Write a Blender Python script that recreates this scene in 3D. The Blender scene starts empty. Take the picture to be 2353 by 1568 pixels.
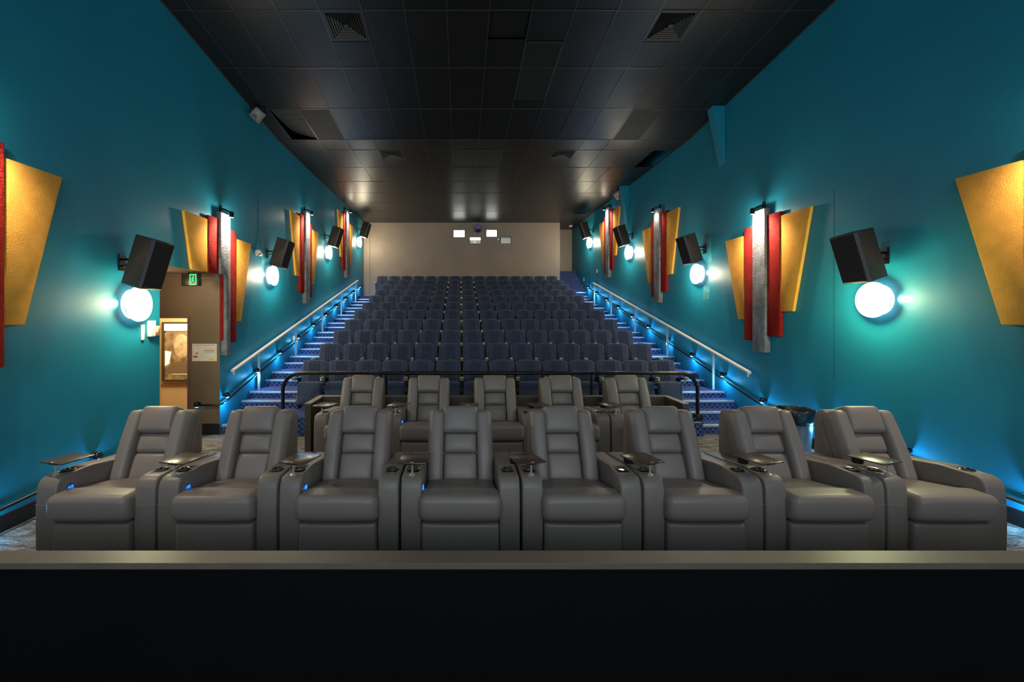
import bpy, bmesh, math, random
from mathutils import Vector, Matrix
R = math.radians
random.seed(7)
scene = bpy.context.scene
COL = scene.collection
# ------------------------------------------------------------------ camera, world, exposure
HC = 1.98
cam_d = bpy.data.cameras.new('camera'); cam = bpy.data.objects.new('camera', cam_d); COL.objects.link(cam)
cam.location = (0, 0, HC); cam.rotation_euler = (R(90), 0, 0)
cam_d.sensor_width = 36; cam_d.lens = 985 / 2353 * 36
cam_d.shift_x = (1176.5 - 1058) / 2353; cam_d.shift_y = -(784 - 725) / 2353
cam_d.clip_start = 0.05
scene.camera = cam
w = bpy.data.worlds.new('world'); scene.world = w; w.use_nodes = True
w.node_tree.nodes['Background'].inputs[0].default_value = (0.5, 0.6, 0.7, 1)
w.node_tree.nodes['Background'].inputs[1].default_value = 0.0
vs = scene.view_settings
vs.view_transform = 'Standard'; vs.look = 'None'; vs.gamma = 1; vs.use_curve_mapping = False
vs.exposure = 0.0
scene.cycles.max_bounces = 8
scene.cycles.diffuse_bounces = 5
scene.cycles.sample_clamp_indirect = 4
scene.cycles.use_denoising = True
# light levels (W or emission strength)
SCREEN = 3.2; LAMP = 3.0; LAMP_PT = 62.0; SPOT = 170.0; BALL = 6.0; HALL_FILL = 60.0

def add_light(name, kind, loc, power, color, parent=None, size=0.05, rot=None, spot=60, blend=0.6):
    d = bpy.data.lights.new(name, kind); d.energy = power; d.color = color
    if kind == 'AREA': d.size = size
    else: d.shadow_soft_size = size
    if kind == 'SPOT': d.spot_size = R(spot); d.spot_blend = blend
    o = bpy.data.objects.new(name, d); COL.objects.link(o); o.location = loc
    if rot is not None: o.rotation_euler = rot
    if parent: o.parent = parent
    return o
# unseen fill spots added to brighten the hall, over the screen end of the hall (behind the camera, facing down)
for hx in (-2.2, 0.5, 3.2):
    add_light('unseen_fill_spot', 'SPOT', (hx, -1.2, 6.8), HALL_FILL, (0.82, 0.9, 1.0), size=0.12, rot=(R(22), 0, 0), spot=120, blend=0.9)

# ------------------------------------------------------------------ materials
MATS = {}
def mat(name, col, rough=0.6, metal=0.0, emit=None, es=0.0, bump=None, vary=None, spec=0.5, coat=0.0, sheen=0.0, colfn=None):
    if name in MATS: return MATS[name]
    m = bpy.data.materials.new(name); m.use_nodes = True; nt = m.node_tree; b = nt.nodes['Principled BSDF']
    b.inputs['Base Color'].default_value = (*col, 1); b.inputs['Roughness'].default_value = rough
    b.inputs['Metallic'].default_value = metal; b.inputs['Specular IOR Level'].default_value = spec
    b.inputs['Coat Weight'].default_value = coat
    if sheen: b.inputs['Sheen Weight'].default_value = sheen; b.inputs['Sheen Roughness'].default_value = 0.35
    if emit: b.inputs['Emission Color'].default_value = (*emit, 1); b.inputs['Emission Strength'].default_value = es
    tc = nt.nodes.new('ShaderNodeTexCoord')
    if vary:      # (scale, amount, detail)
        n = nt.nodes.new('ShaderNodeTexNoise'); n.inputs['Scale'].default_value = vary[0]; n.inputs['Detail'].default_value = vary[2] if len(vary) > 2 else 4
        nt.links.new(tc.outputs['Object'], n.inputs['Vector'])
        r = nt.nodes.new('ShaderNodeMapRange'); r.inputs[1].default_value = 0.3; r.inputs[2].default_value = 0.7
        r.inputs[3].default_value = 1 - vary[1]; r.inputs[4].default_value = 1 + vary[1]
        nt.links.new(n.outputs['Fac'], r.inputs[0])
        mx = nt.nodes.new('ShaderNodeVectorMath'); mx.operation = 'SCALE'; mx.inputs[0].default_value = col
        nt.links.new(r.outputs[0], mx.inputs['Scale']); nt.links.new(mx.outputs[0], b.inputs['Base Color'])
    if colfn: colfn(nt, tc, b)
    if bump:      # (scale, strength, detail, distance)
        n = nt.nodes.new('ShaderNodeTexNoise'); n.inputs['Scale'].default_value = bump[0]; n.inputs['Detail'].default_value = bump[2] if len(bump) > 2 else 6
        nt.links.new(tc.outputs['Object'], n.inputs['Vector'])
        bp = nt.nodes.new('ShaderNodeBump'); bp.inputs['Strength'].default_value = bump[1]
        bp.inputs['Distance'].default_value = bump[3] if len(bump) > 3 else 0.01
        nt.links.new(n.outputs['Fac'], bp.inputs['Height']); nt.links.new(bp.outputs[0], b.inputs['Normal'])
    MATS[name] = m
    return m
def ramp(nt, fac, stops):
    r = nt.nodes.new('ShaderNodeValToRGB')
    while len(r.color_ramp.elements) < len(stops): r.color_ramp.elements.new(0.5)
    for e, (p, c) in zip(r.color_ramp.elements, stops): e.position = p; e.color = (*c, 1)
    nt.links.new(fac, r.inputs[0]); return r
def carpet_grey(nt, tc, b):
    mp = nt.nodes.new('ShaderNodeMapping'); mp.inputs['Scale'].default_value = (1.3, 5, 1); mp.inputs['Rotation'].default_value = (0, 0, R(12))
    nt.links.new(tc.outputs['Object'], mp.inputs[0])
    n = nt.nodes.new('ShaderNodeTexNoise'); n.inputs['Scale'].default_value = 2.4; n.inputs['Detail'].default_value = 8; n.inputs['Roughness'].default_value = .75; n.inputs['Distortion'].default_value = 1.2
    nt.links.new(mp.outputs[0], n.inputs['Vector'])
    r = ramp(nt, n.outputs['Fac'], [(0.35, (.06, .052, .045)), (0.5, (.17, .155, .14)), (0.62, (.33, .31, .29))])
    f = nt.nodes.new('ShaderNodeTexNoise'); f.inputs['Scale'].default_value = 160; nt.links.new(tc.outputs['Object'], f.inputs['Vector'])
    mr = nt.nodes.new('ShaderNodeMapRange'); mr.inputs[1].default_value = .35; mr.inputs[2].default_value = .65; mr.inputs[3].default_value = .45; mr.inputs[4].default_value = 1.5
    nt.links.new(f.outputs['Fac'], mr.inputs[0])
    v = nt.nodes.new('ShaderNodeVectorMath'); v.operation = 'SCALE'; nt.links.new(r.outputs[0], v.inputs[0]); nt.links.new(mr.outputs[0], v.inputs['Scale'])
    nt.links.new(v.outputs[0], b.inputs['Base Color'])
def carpet_blue(nt, tc, b):
    # printed loop-pile carpet: interlocking scales of blue with small rust flecks
    sep = nt.nodes.new('ShaderNodeSeparateXYZ'); nt.links.new(tc.outputs['Object'], sep.inputs[0])
    def M(op, a, bb=None):
        n = nt.nodes.new('ShaderNodeMath'); n.operation = op
        for i, x in enumerate((a, bb)):
            if x is None: continue
            if isinstance(x, (int, float)): n.inputs[i].default_value = x
            else: nt.links.new(x, n.inputs[i])
        return n.outputs[0]
    yz = M('ADD', sep.outputs[1], sep.outputs[2])
    s1 = M('ABSOLUTE', M('SINE', M('MULTIPLY', M('ADD', sep.outputs[0], yz), 33.0)))
    s2 = M('ABSOLUTE', M('SINE', M('MULTIPLY', M('SUBTRACT', sep.outputs[0], yz), 33.0)))
    lat = M('SUBTRACT', .8, M('MULTIPLY', M('MINIMUM', s1, s2), 1.7))
    no = nt.nodes.new('ShaderNodeTexNoise'); no.inputs['Scale'].default_value = 70; no.inputs['Detail'].default_value = 3
    nt.links.new(tc.outputs['Object'], no.inputs['Vector'])
    k = M('ADD', M('MULTIPLY', lat, .20), no.outputs['Fac'])
    r = ramp(nt, k, [(0.30, (.010, .018, .055)), (0.48, (.035, .06, .19)), (0.64, (.10, .16, .36)), (0.78, (.20, .13, .20))])
    nt.links.new(r.outputs[0], b.inputs['Base Color'])
def perf(nt, tc, b):
    v = nt.nodes.new('ShaderNodeTexVoronoi'); v.inputs['Scale'].default_value = 60; v.inputs['Randomness'].default_value = 0
    nt.links.new(tc.outputs['Object'], v.inputs['Vector'])
    r = ramp(nt, v.outputs['Distance'], [(0.3, (.004, .004, .004)), (0.4, (.055, .05, .045))])
    nt.links.new(r.outputs[0], b.inputs['Base Color'])

TEAL = mat('teal_wall_paint', (.011, .25, .385), .46, spec=.32, bump=(9, .08, 5, .02), vary=(.9, .06, 3))
TAUPE = mat('taupe_wall_paint', (.36, .28, .215), .5, vary=(1.2, .08, 4), bump=(8, .06, 5, .02))
VEST = mat('brown_vestibule_paint', (.20, .145, .098), .5, vary=(1.5, .08, 4))
CREAM = mat('cream_corridor_paint', (.62, .42, .22), .6)
BLACKP = mat('black_paint', (.0014, .0017, .0021), .65, spec=.18, vary=(2.5, .25, 5), bump=(6, .1, 6, .02))
SKIRT = mat('black_skirting', (.012, .010, .009), .45)
TILE = mat('black_ceiling_panel_paint', (.012, .0115, .011), .36, spec=.5, bump=(2.2, .12, 3, .03))
RAILC = mat('ceiling_grid_metal', (.10, .095, .09), .35, .6)
DARK = mat('plenum_black', (.004, .004, .005), .9)
PERF = mat('perforated_black', (.03, .03, .03), .6, colfn=perf)
CARPET = mat('grey_streaked_carpet', (.2, .18, .16), .95, spec=.1, bump=(220, .6, 3, .01), colfn=carpet_grey)
BLUEC = mat('blue_scale_carpet', (.03, .06, .3), .95, spec=.1, bump=(200, .5, 3, .006), colfn=carpet_blue)
ALU = mat('aluminium', (.72, .70, .68), .32, .55)
WRAIL = mat('pale_rail_paint', (.78, .74, .70), .3, .1)
LEATH = mat('grey_leather', (.265, .226, .198), .43, spec=.45, bump=(260, .12, 4, .002))
LEATHD = mat('grey_leather_arm', (.24, .205, .18), .43, spec=.45, bump=(260, .12, 4, .002))
THREAD = mat('tan_thread', (.3, .27, .23), .7)
BLKPL = mat('black_plastic', (.008, .008, .009), .35)
CHROME = mat('chrome', (.8, .78, .74), .3, .6)
TRAY = mat('dark_wood_laminate', (.10, .065, .052), .25, vary=(5, .06, 3), spec=.6)
TEDGE = mat('tray_edge_band', (.05, .05, .055), .4)
WHITE = mat('white_plastic', (.75, .72, .68), .4)
FABRIC = mat('navy_seat_fabric', (.060, .076, .128), .9, spec=.15, sheen=.5, bump=(300, .25, 3, .002), vary=(14, .12, 3))
BRASS = mat('brassy_cup_ring', (.85, .68, .42), .22, .9)
BLKM = mat('black_metal', (.012, .012, .013), .28, .3)
TUBE = mat('worn_black_tube', (.022, .016, .012), .28, .5, vary=(9, .5, 6))
YELF = mat('mustard_felt', (.90, .43, .075), .95, spec=.1, bump=(95, .4, 6, .012), vary=(7, .10, 6))
REDF = mat('red_felt', (.34, .018, .014), .95, spec=.1, bump=(70, .8, 6, .02), vary=(7, .18, 6))
GREYF = mat('silver_grey_crushed_felt', (.25, .26, .28), .8, spec=.25, bump=(45, .9, 8, .025), vary=(6, .35, 7))
LAMPG = mat('lamp_glass', (.9, .9, .9), .4, emit=(1.0, .95, .86), es=LAMP)
BULB = mat('spot_bulb', (.9, .9, .9), .4, emit=(1.0, .86, .68), es=60)
BALLG = mat('step_light_lens', (.6, .8, .9), .3, emit=(.35, .75, 1.0), es=5)
BLUEG = mat('blue_button_glow', (.0, .05, .5), .4, emit=(.01, .16, 1.0), es=3.2)
GREENG = mat('exit_green', (.0, .5, .15), .4, emit=(.0, .85, .22), es=1.3)
WHITEG = mat('exit_white', (.8, .9, .8), .4, emit=(.75, 1, .8), es=.9)
PORTG = mat('booth_light', (1, 1, 1), .4, emit=(.95, 1.0, .93), es=5.5)
PORTD = mat('booth_glass_dim', (.4, .42, .36), .3, emit=(.75, .8, .66), es=.28)
PAPER = mat('paper', (.8, .78, .74), .7)
BINM = mat('grey_bin_plastic', (.085, .10, .12), .4, vary=(12, .1, 6))
BAG = mat('black_bin_bag', (.006, .006, .006), .22, bump=(30, .8, 5, .02))
PARTN = mat('dark_brown_laminate', (.07, .054, .042), .4, vary=(3, .15, 5))
PCAP = mat('taupe_ledge_laminate', (.16, .13, .10), .42, vary=(4, .10, 6))
PURP = mat('mauve_door_frame', (.22, .12, .12), .5)
SPKR = mat('speaker_cabinet', (.036, .027, .019), .55, bump=(120, .1, 3, .003))
GRILLE = mat('speaker_grille_cloth', (.018, .014, .011), .8, bump=(400, .3, 2, .002))
FLGL = mat('floodlight_glass', (.42, .40, .37), .25)
FLRE = mat('floodlight_reflector', (.30, .30, .30), .3, .5)

# ------------------------------------------------------------------ mesh helpers
class MB:
    def __init__(s): s.bm = bmesh.new()
    def box(s, x0, x1, y0, y1, z0, z1, m=None):
        r = bmesh.ops.create_cube(s.bm, size=1)
        M = Matrix.Translation(((x0+x1)/2, (y0+y1)/2, (z0+z1)/2)) @ Matrix.Diagonal((x1-x0, y1-y0, z1-z0, 1))
        if m is not None: M = m @ M
        bmesh.ops.transform(s.bm, matrix=M, verts=r['verts']); return s
    def prism(s, poly, a, b, axis='x', m=None):
        """extrude a polygon; axis x: poly is (y,z); y: (x,z); z: (x,y)"""
        def P(p, t): return {'x': (t, p[0], p[1]), 'y': (p[0], t, p[1]), 'z': (p[0], p[1], t)}[axis]
        va = [s.bm.verts.new(P(p, a)) for p in poly]; vb = [s.bm.verts.new(P(p, b)) for p in poly]
        s.bm.faces.new(va); s.bm.faces.new(vb[::-1]); n = len(poly)
        for i in range(n): s.bm.faces.new((va[i], vb[i], vb[(i+1) % n], va[(i+1) % n]))
        if m is not None: bmesh.ops.transform(s.bm, matrix=m, verts=va+vb)
        return s
    def lathe(s, prof, c=(0, 0, 0), seg=20, m=None):
        """profile [(r,z)] about z through c"""
        rings = []; allv = []
        for r, z in prof:
            ring = [s.bm.verts.new((c[0]+r*math.cos(2*math.pi*i/seg), c[1]+r*math.sin(2*math.pi*i/seg), c[2]+z)) for i in range(seg)]
            rings.append(ring); allv += ring
        for a, b in zip(rings, rings[1:]):
            for i in range(seg): s.bm.faces.new((a[i], a[(i+1) % seg], b[(i+1) % seg], b[i]))
        if prof[0][0] > 1e-5: s.bm.faces.new(rings[0][::-1])
        if prof[-1][0] > 1e-5: s.bm.faces.new(rings[-1])
        if m is not None: bmesh.ops.transform(s.bm, matrix=m, verts=allv)
        return s
    def tube(s, pts, r, seg=10, caps=True):
        pts = [Vector(p) for p in pts]; rings = []
        up = Vector((0, 0, 1))
        for i, p in enumerate(pts):
            d = (pts[min(i+1, len(pts)-1)] - pts[max(i-1, 0)]).normalized()
            if abs(d.dot(up)) > .95: ref = Vector((0, 1, 0)) if abs(d.y) < .9 else Vector((1, 0, 0))
            else: ref = up
            a = d.cross(ref).normalized(); b = d.cross(a).normalized()
            if rings:
                # keep twist small: choose rotation closest to previous frame
                a0 = s._a - d * s._a.dot(d)
                if a0.length > 1e-4: a = a0.normalized(); b = d.cross(a).normalized()
            s._a = a
            rings.append([s.bm.verts.new(p + r*(a*math.cos(2*math.pi*k/seg) + b*math.sin(2*math.pi*k/seg))) for k in range(seg)])
        for A, B in zip(rings, rings[1:]):
            for k in range(seg): s.bm.faces.new((A[k], A[(k+1) % seg], B[(k+1) % seg], B[k]))
        if caps: s.bm.faces.new(rings[0][::-1]); s.bm.faces.new(rings[-1])
        return s
    def rbox(s, c, h, r, n=(4, 4, 4), ca=3, fn=None, m=None):
        """rounded box centre c, half sizes h, corner radius r; fn(p) reshapes each local point"""
        def ax(hh, k):
            rr = min(r, hh*.999); lo = [-hh + rr*(1-math.tan(math.pi/4*(1-i/ca))) for i in range(ca)]
            lo = [-hh + rr - rr*math.tan(math.pi/4*(1-i/ca)) for i in range(ca)]
            mid = [-(hh-rr) + 2*(hh-rr)*i/k for i in range(k+1)]
            return lo + mid + [-v for v in reversed(lo)]
        A = [ax(h[i], n[i]) for i in range(3)]; vd = {}
        def V(i, j, k):
            key = (i, j, k)
            if key not in vd:
                p = Vector((A[0][i], A[1][j], A[2][k]))
                q = Vector([max(-(h[t]-min(r, h[t])), min(h[t]-min(r, h[t]), p[t])) for t in range(3)])
                d = p - q
                if d.length > 1e-9: p = q + d.normalized()*min(r, *h)
                if fn: p = Vector(fn(p))
                vd[key] = s.bm.verts.new(p + Vector(c))
            return vd[key]
        N = [len(a) for a in A]
        for ax_, (u, v) in ((0, (1, 2)), (1, (0, 2)), (2, (0, 1))):
            for side in (0, N[ax_]-1):
                for a in range(N[u]-1):
                    for b in range(N[v]-1):
                        q = []
                        for (i, j) in ((a, b), (a+1, b), (a+1, b+1), (a, b+1)):
                            idx = [0, 0, 0]; idx[ax_] = side; idx[u] = i; idx[v] = j; q.append(V(*idx))
                        try: s.bm.faces.new(q)
                        except ValueError: pass
        if m is not None: bmesh.ops.transform(s.bm, matrix=m, verts=list(vd.values()))
        return s
    def bevel(s, w, seg=2, ang=40):
        bmesh.ops.recalc_face_normals(s.bm, faces=s.bm.faces)
        e = [e for e in s.bm.edges if len(e.link_faces) == 2 and e.calc_face_angle(0) > R(ang)]
        bmesh.ops.bevel(s.bm, geom=e, offset=w, segments=seg, profile=.5, affect='EDGES', clamp_overlap=True); return s
    def build(s, name, material, parent=None, loc=None, smooth=True, ang=38):
        bm = s.bm
        bmesh.ops.remove_doubles(bm, verts=bm.verts, dist=1e-6)
        bmesh.ops.recalc_face_normals(bm, faces=bm.faces)
        if smooth:
            for f in bm.faces: f.smooth = True
            for e in bm.edges:
                e.smooth = not (len(e.link_faces) == 2 and e.calc_face_angle(0) > R(ang))
        me = bpy.data.meshes.new(name); bm.to_mesh(me); bm.free()
        me.materials.append(material)
        return link(name, me, parent, loc)
def link(name, me, parent=None, loc=None):
    o = bpy.data.objects.new(name, me); COL.objects.link(o)
    if parent: o.parent = parent
    if loc is not None: o.location = loc
    return o
def empty(name, loc=(0, 0, 0), rz=0):
    o = bpy.data.objects.new(name, None); COL.objects.link(o); o.location = loc; o.rotation_euler = (0, 0, rz); o.empty_display_size = .1
    return o
def tag(o, label, cat, group=None, kind=None):
    o['label'] = label; o['category'] = cat
    if group: o['group'] = group
    if kind: o['kind'] = kind
    return o
def thing(name, label, cat, loc=(0, 0, 0), rz=0, group=None): return tag(empty(name, loc, rz), label, cat, group)
def struct(o): o['kind'] = 'structure'; return o
def copy_tree(o, parent=None):
    c = o.copy(); COL.objects.link(c)
    if parent: c.parent = parent
    for ch in o.children: copy_tree(ch, c)
    return c
RX90 = Matrix.Rotation(R(90), 4, 'X'); RY90 = Matrix.Rotation(R(90), 4, 'Y')
def T(*v): return Matrix.Translation(v)

# ------------------------------------------------------------------ room shell
XL, XR = -4.11, 5.14
YB = 18.27
def zceil(y): return 5.93 + max(0, 9.64 - y)*.098
FL = lambda y: .04 if y < 6.5 else (-.06 if y > 7.2 else .04 - .1*(y-6.5)/.7)
# floor: nearly flat, dips gently to the foot of the stairs
m = MB()
pr = [(-6.2, -.35), (2.36, -.35), (2.36, .04), (6.5, .04), (7.2, -.06), (9.2, -.06), (9.2, -.5), (-6.2, -.5)]
m.prism(pr, XL-4.6, XR+.2)
struct(m.build('floor', CARPET, smooth=False))
# left wall with the doorway opening (y 5.86-7.32, below z 2.68)
OY0, OY1, OZ = 5.86, 7.325, 2.68
m = MB()
m.box(XL-.14, XL, -6.2, OY0, -.5, 7.9); m.box(XL-.14, XL, OY1, YB+.2, -.3, 7.9); m.box(XL-.14, XL, OY0, OY1, OZ, 7.9)
struct(m.build('wall_left', TEAL, smooth=False))
m = MB(); m.box(XR, XR+.14, -6.2, 19.9, -.5, 7.9)
struct(m.build('wall_right', TEAL, smooth=False))
m = MB(); m.box(XL-.14, XR+.14, -6.35, -6.2, -.3, 8)
struct(m.build('wall_front', BLACKP, smooth=False))
# back wall with booth openings
ports = [(1042.5, 1067.5, 529, 545, PORTG), (1118, 1141.5, 528.5, 544, PORTG), (1080, 1104.5, 545.5, 560, None), (1151, 1174, 545, 560, PORTD)]
def bx(px): return (px-1058)*YB/985
def bz(py): return HC + (725-py)*YB/985
rects = sorted([(bx(a), bx(b), bz(d), bz(c)) for a, b, c, d, _ in ports])
m = MB(); x = XL-.14; ZT = 6.2
for (a, b, c, d) in rects:
    m.box(x, a, YB, YB+.2, 2.0, ZT); m.box(a, b, YB, YB+.2, 2.0, c); m.box(a, b, YB, YB+.2, d, ZT); x = b
m.box(x, 4.24, YB, YB+.2, 2.0, ZT)
bw = struct(m.build('wall_back', TAUPE, smooth=False))
m = MB(); m.box(4.24-.2, 4.24, YB+.2, 19.75, 2.5, ZT); struct(m.build('wall_recess', VEST, smooth=False))
m = MB(); m.box(4.04, XR+.14, 19.75, 19.9, 2.5, ZT); struct(m.build('wall_recess_end', TAUPE, smooth=False))
m = MB(); m.box(XL, XL+.25, YB-.05, YB, 2.0, 5.93); struct(m.build('trim_1', TAUPE, smooth=False))
# ceiling: plenum slab above, panels and grid rails below
m = MB()
m.prism([(-6.2, zceil(-6.2)+.5), (9.64, 6.45), (20, 6.45), (20, 6.6), (9.64, 6.6), (-6.2, zceil(-6.2)+.65)], XL-.1, XR+.1)
ceil = struct(m.build('ceiling', DARK, smooth=False))
m = MB(); m.prism([(-6.2, zceil(-6.2)), (3.64, zceil(3.64)), (3.64, zceil(3.64)+.02), (-6.2, zceil(-6.2)+.02)], XL, XR)
m.build('screen_end_panel', TILE, ceil, smooth=False)
xs = [XL, -3.79] + [-3.79+.6*i for i in range(1, 15)] + [XR]
ysr = [3.64, 4.84, 6.04, 7.24, 8.44, 9.64, 10.25, 11.45, 12.65, 13.85, 15.05, 16.25, 17.45, YB]
MC = {}
SL = math.atan(.098)
def panel_mesh(wx, wy, th=.012, material=TILE, nm='ceiling_panel'):
    k = (round(wx, 3), round(wy, 3), material.name)
    if k not in MC:
        mm = MB(); mm.box(-wx/2, wx/2, -wy/2, wy/2, 0, th)
        o = mm.build(nm, material, smooth=False); MC[k] = o.data; bpy.data.objects.remove(o)
    return MC[k]
def put_panel(x0, x1, y0, y1, nm='ceiling_panel', material=TILE, dz=0, tilt=0, rx=0):
    me = panel_mesh(x1-x0-.016, y1-y0-.016, material=material, nm=nm)
    yc = (y0+y1)/2; o = link(nm, me, ceil, ((x0+x1)/2, yc, zceil(yc)+dz))
    o.rotation_euler = ((-SL if yc < 9.64 else 0)+rx, tilt, 0)
    return o
def colx(i): return xs[i], xs[i+1]
DIFF = {(1, 4): None}
def coli(x):
    for i in range(len(xs)-1):
        if xs[i] <= x < xs[i+1]: return i
vents = {(coli(-1.7), 2): 0, (coli(3.0), 2): 0, (coli(-1.7), 6): 0, (coli(2.4), 6): 0}   # row index in ysr
rnd = random.Random(3)
for j in range(len(ysr)-1):
    y0, y1 = ysr[j], ysr[j+1]
    for i in range(len(xs)-1):
        x0, x1 = colx(i); xc = (x0+x1)/2
        if x1-x0 < .05: continue
        tl = rnd.uniform(-.004, .004); rx = rnd.uniform(-.003, .003)
        if (i, j) in vents:
            put_panel(x0, x1, y0+.6, y1, tilt=tl, rx=rx); continue
        if j == 6 and x0 > 4.5: continue                        # the missing panel
        if j == 4 and abs(xc+2.89) < .1 or j == 4 and abs(xc-3.71) < .1:
            put_panel(x0, x1, y0, y1, 'perforated_panel', PERF); continue
        if j == 4 and abs(xc+3.49) < .1:                          # bowed panel lifted at one corner
            mm = MB(); n = 6; g = {}
            for a in range(n+1):
                for b_ in range(n+1):
                    u, v = a/n, b_/n
                    lift = .16*max(0, (1-u)*.9+v*.9-.7)**1.5
                    g[a, b_] = mm.bm.verts.new((x0+.01+(x1-x0-.02)*u, y0+.01+(y1-y0-.02)*v, zceil(y0+(y1-y0)*v)+.004+lift))
            for a in range(n):
                for b_ in range(n): mm.bm.faces.new((g[a, b_], g[a+1, b_], g[a+1, b_+1], g[a, b_+1]))
            mm.build('bowed_panel', PERF, ceil)['label'] = 'perforated panel bowed upward at one corner'
            continue
        if abs(xc-1.31) < .1 and j == 2:
            put_panel(x0, x1, y0, 6.63); continue
        if abs(xc-1.31) < .1 and j == 3:
            put_panel(x0, x1, 8.14, y1); continue
        if abs(xc-.71) < .1 and j == 2:
            put_panel(x0, x1, y0, 6.60, dz=.03); put_panel(x0, x1, 6.60, y1); continue
        put_panel(x0, x1, y0, y1, tilt=tl, rx=rx)
# recess ceiling
put_panel(4.24, XR, YB, 19.0); put_panel(4.24, XR, 19.0, 19.75)
# rails
for i in range(1, len(xs)-1):
    if xs[i+1]-xs[i] < .05: continue
    mm = MB(); a, bq = 3.64, 9.64
    mm.prism([(a, zceil(a)-.006), (bq, zceil(bq)-.006), (YB, 5.924), (YB, 5.93), (bq, 5.93+.002), (a, zceil(a)+.002)], xs[i]-.009, xs[i]+.009)
    mm.build('grid_rail', RAILC, ceil, smooth=False)
for j in range(1, len(ysr)-1):
    mm = MB(); y = ysr[j]; mm.box(XL, XR, y-.009, y+.009, zceil(y)-.005, zceil(y)+.002); mm.build('grid_rail', RAILC, ceil, smooth=False)
for sx in (XL, XR):
    mm = MB(); s_ = 1 if sx < 0 else -1
    for (a, bq) in ((3.64, 9.64), (9.64, 19.7)):
        mm.prism([(a, zceil(a)-.012), (bq, zceil(bq)-.012), (bq, zceil(bq)+.02), (a, zceil(a)+.02)], sx+s_*.001, sx+s_*.022)
    mm.build('wall_angle', mat('brown_wall_angle', (.06, .045, .035), .5), ceil, smooth=False)
# return-air grille: egg-crate in one bay of the ceiling
rg = thing('return_air_grille', 'long black egg-crate return air grille right of ceiling centre', 'air grille', (1.31, 7.385, zceil(7.385)))
rg.rotation_euler = (-SL, 0, 0)
mm = MB()
for (a, b_, c, d) in ((-.29, .29, -.745, -.72), (-.29, .29, .72, .745), (-.29, -.27, -.745, .745), (.27, .29, -.745, .745)): mm.box(a, b_, c, d, -.008, .015)
mm.build('frame', RAILC, rg, smooth=False)
mm = MB()
for k in range(1, 60): mm.box(-.27, .27, -.72+1.44*k/60-.0015, -.72+1.44*k/60+.0015, -.004, .02)
for k in range(1, 22): mm.box(-.27+.54*k/22-.0015, -.27+.54*k/22+.0015, -.72, .72, -.004, .02)
g_ = mm.build('grid_core', mat('grille_grey', (.07, .068, .065), .45, .3), rg, smooth=False); g_['kind'] = 'stuff'
def diffuser(x, y, label, wx=.58, wy=.58):
    t = thing('ceiling_vent', label, 'air vent', (x, y, zceil(y)), group='square ceiling air diffusers')
    if y < 9.64: t.rotation_euler = (-SL, 0, 0)
    def ring(o, i, zo, zi, nm, mt):
        mm = MB()
        for th in range(4):
            mtx = Matrix.Rotation(R(90)*th, 4, 'Z')
            vs_ = [(-o, -o, zo), (o, -o, zo), (i, -i, zi), (-i, -i, zi), (-o, -o, zo+.006), (o, -o, zo+.006), (i, -i, zi+.006), (-i, -i, zi+.006)]
            v = [mm.bm.verts.new(mtx @ Vector(p)) for p in vs_]
            for f in ((0, 1, 2, 3), (7, 6, 5, 4), (0, 4, 5, 1), (1, 5, 6, 2), (2, 6, 7, 3), (3, 7, 4, 0)): mm.bm.faces.new([v[q] for q in f])
        return mm.build(nm, mt, t, smooth=False)
    dk = mat('vent_black', (.035, .033, .03), .35)
    ring(.29, .262, -.006, -.006, 'frame', dk)
    for k in range(6):
        o = .255-.036*k; ring(o, o-.015, -.010+.003*k, .004+.003*k, 'louver', mat('vent_louver', (.10, .095, .085), .35))
    mm = MB(); mm.box(-.035, .035, -.035, .035, .0, .03); mm.build('centre_plate', dk, t, smooth=False)
    mm = MB(); mm.box(-.28, .28, -.28, .28, .09, .1); mm.build('vent_box', DARK, t, smooth=False)
diffuser(-1.69, 6.34, 'square black louvred air vent at front left of the ceiling')
diffuser(3.11, 6.34, 'square black louvred air vent at front right of the ceiling')
diffuser(-1.69, 10.55, 'small-looking square air vent left on the rear ceiling')
diffuser(2.51, 10.55, 'small-looking square air vent right on the rear ceiling')
# baseboards
def skirt(name, poly_pts, x0, x1):
    mm = MB(); mm.prism(poly_pts, x0, x1); struct(mm.build(name, SKIRT, smooth=False))
skirt('baseboard_left', [(2.43, .03), (OY0, .03), (OY0, .19), (2.43, .19)], XL, XL+.018)
skirt('baseboard_right', [(2.43, .03), (6.5, .03), (7.2, -.07), (7.34, -.07), (7.34, .08), (7.2, .08), (6.5, .19), (2.43, .19)], XR-.018, XR)
# vestibule through the doorway and lit corridor beyond
m = MB()
m.box(XL-1.9, -5.75, OY1, OY1+.14, -.1, OZ); m.box(-5.75, -4.65, OY1, OY1+.14, 1.935, OZ); m.box(-4.65, XL-.14, OY1, OY1+.14, -.3, OZ)
m.box(XL-.14, XL-.0005, OY1, OY1+.14, -.3, OZ-.001) if False else None
struct(m.build('wall_vestibule', VEST, smooth=False))
m = MB(); m.box(XL-.1401, XL-.0005, OY1-.003, OY1+.001, -.3, OZ); struct(m.build('wall_vestibule_return', VEST, smooth=False))
m = MB(); m.box(XL-1.9, XL-.0, OY0-.6, OY1, OZ, OZ+.05); struct(m.build('ceiling_vestibule', VEST, smooth=False))
m = MB(); m.box(XL-1.9, XL-1.8, OY0-.6, OY1, -.3, OZ); m.box(XL-1.9, XL-.14, OY0-.7, OY0-.6, -.3, OZ); struct(m.build('wall_vestibule_side', VEST, smooth=False))
mm = MB(); mm.prism([(OY1, OZ), (OY1-.06, OZ), (OY1-.04, OZ-.03), (OY1-.015, OZ-.045), (OY1-.012, OZ-.075), (OY1, OZ-.075)], XL-1.8, XL-.002)
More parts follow.
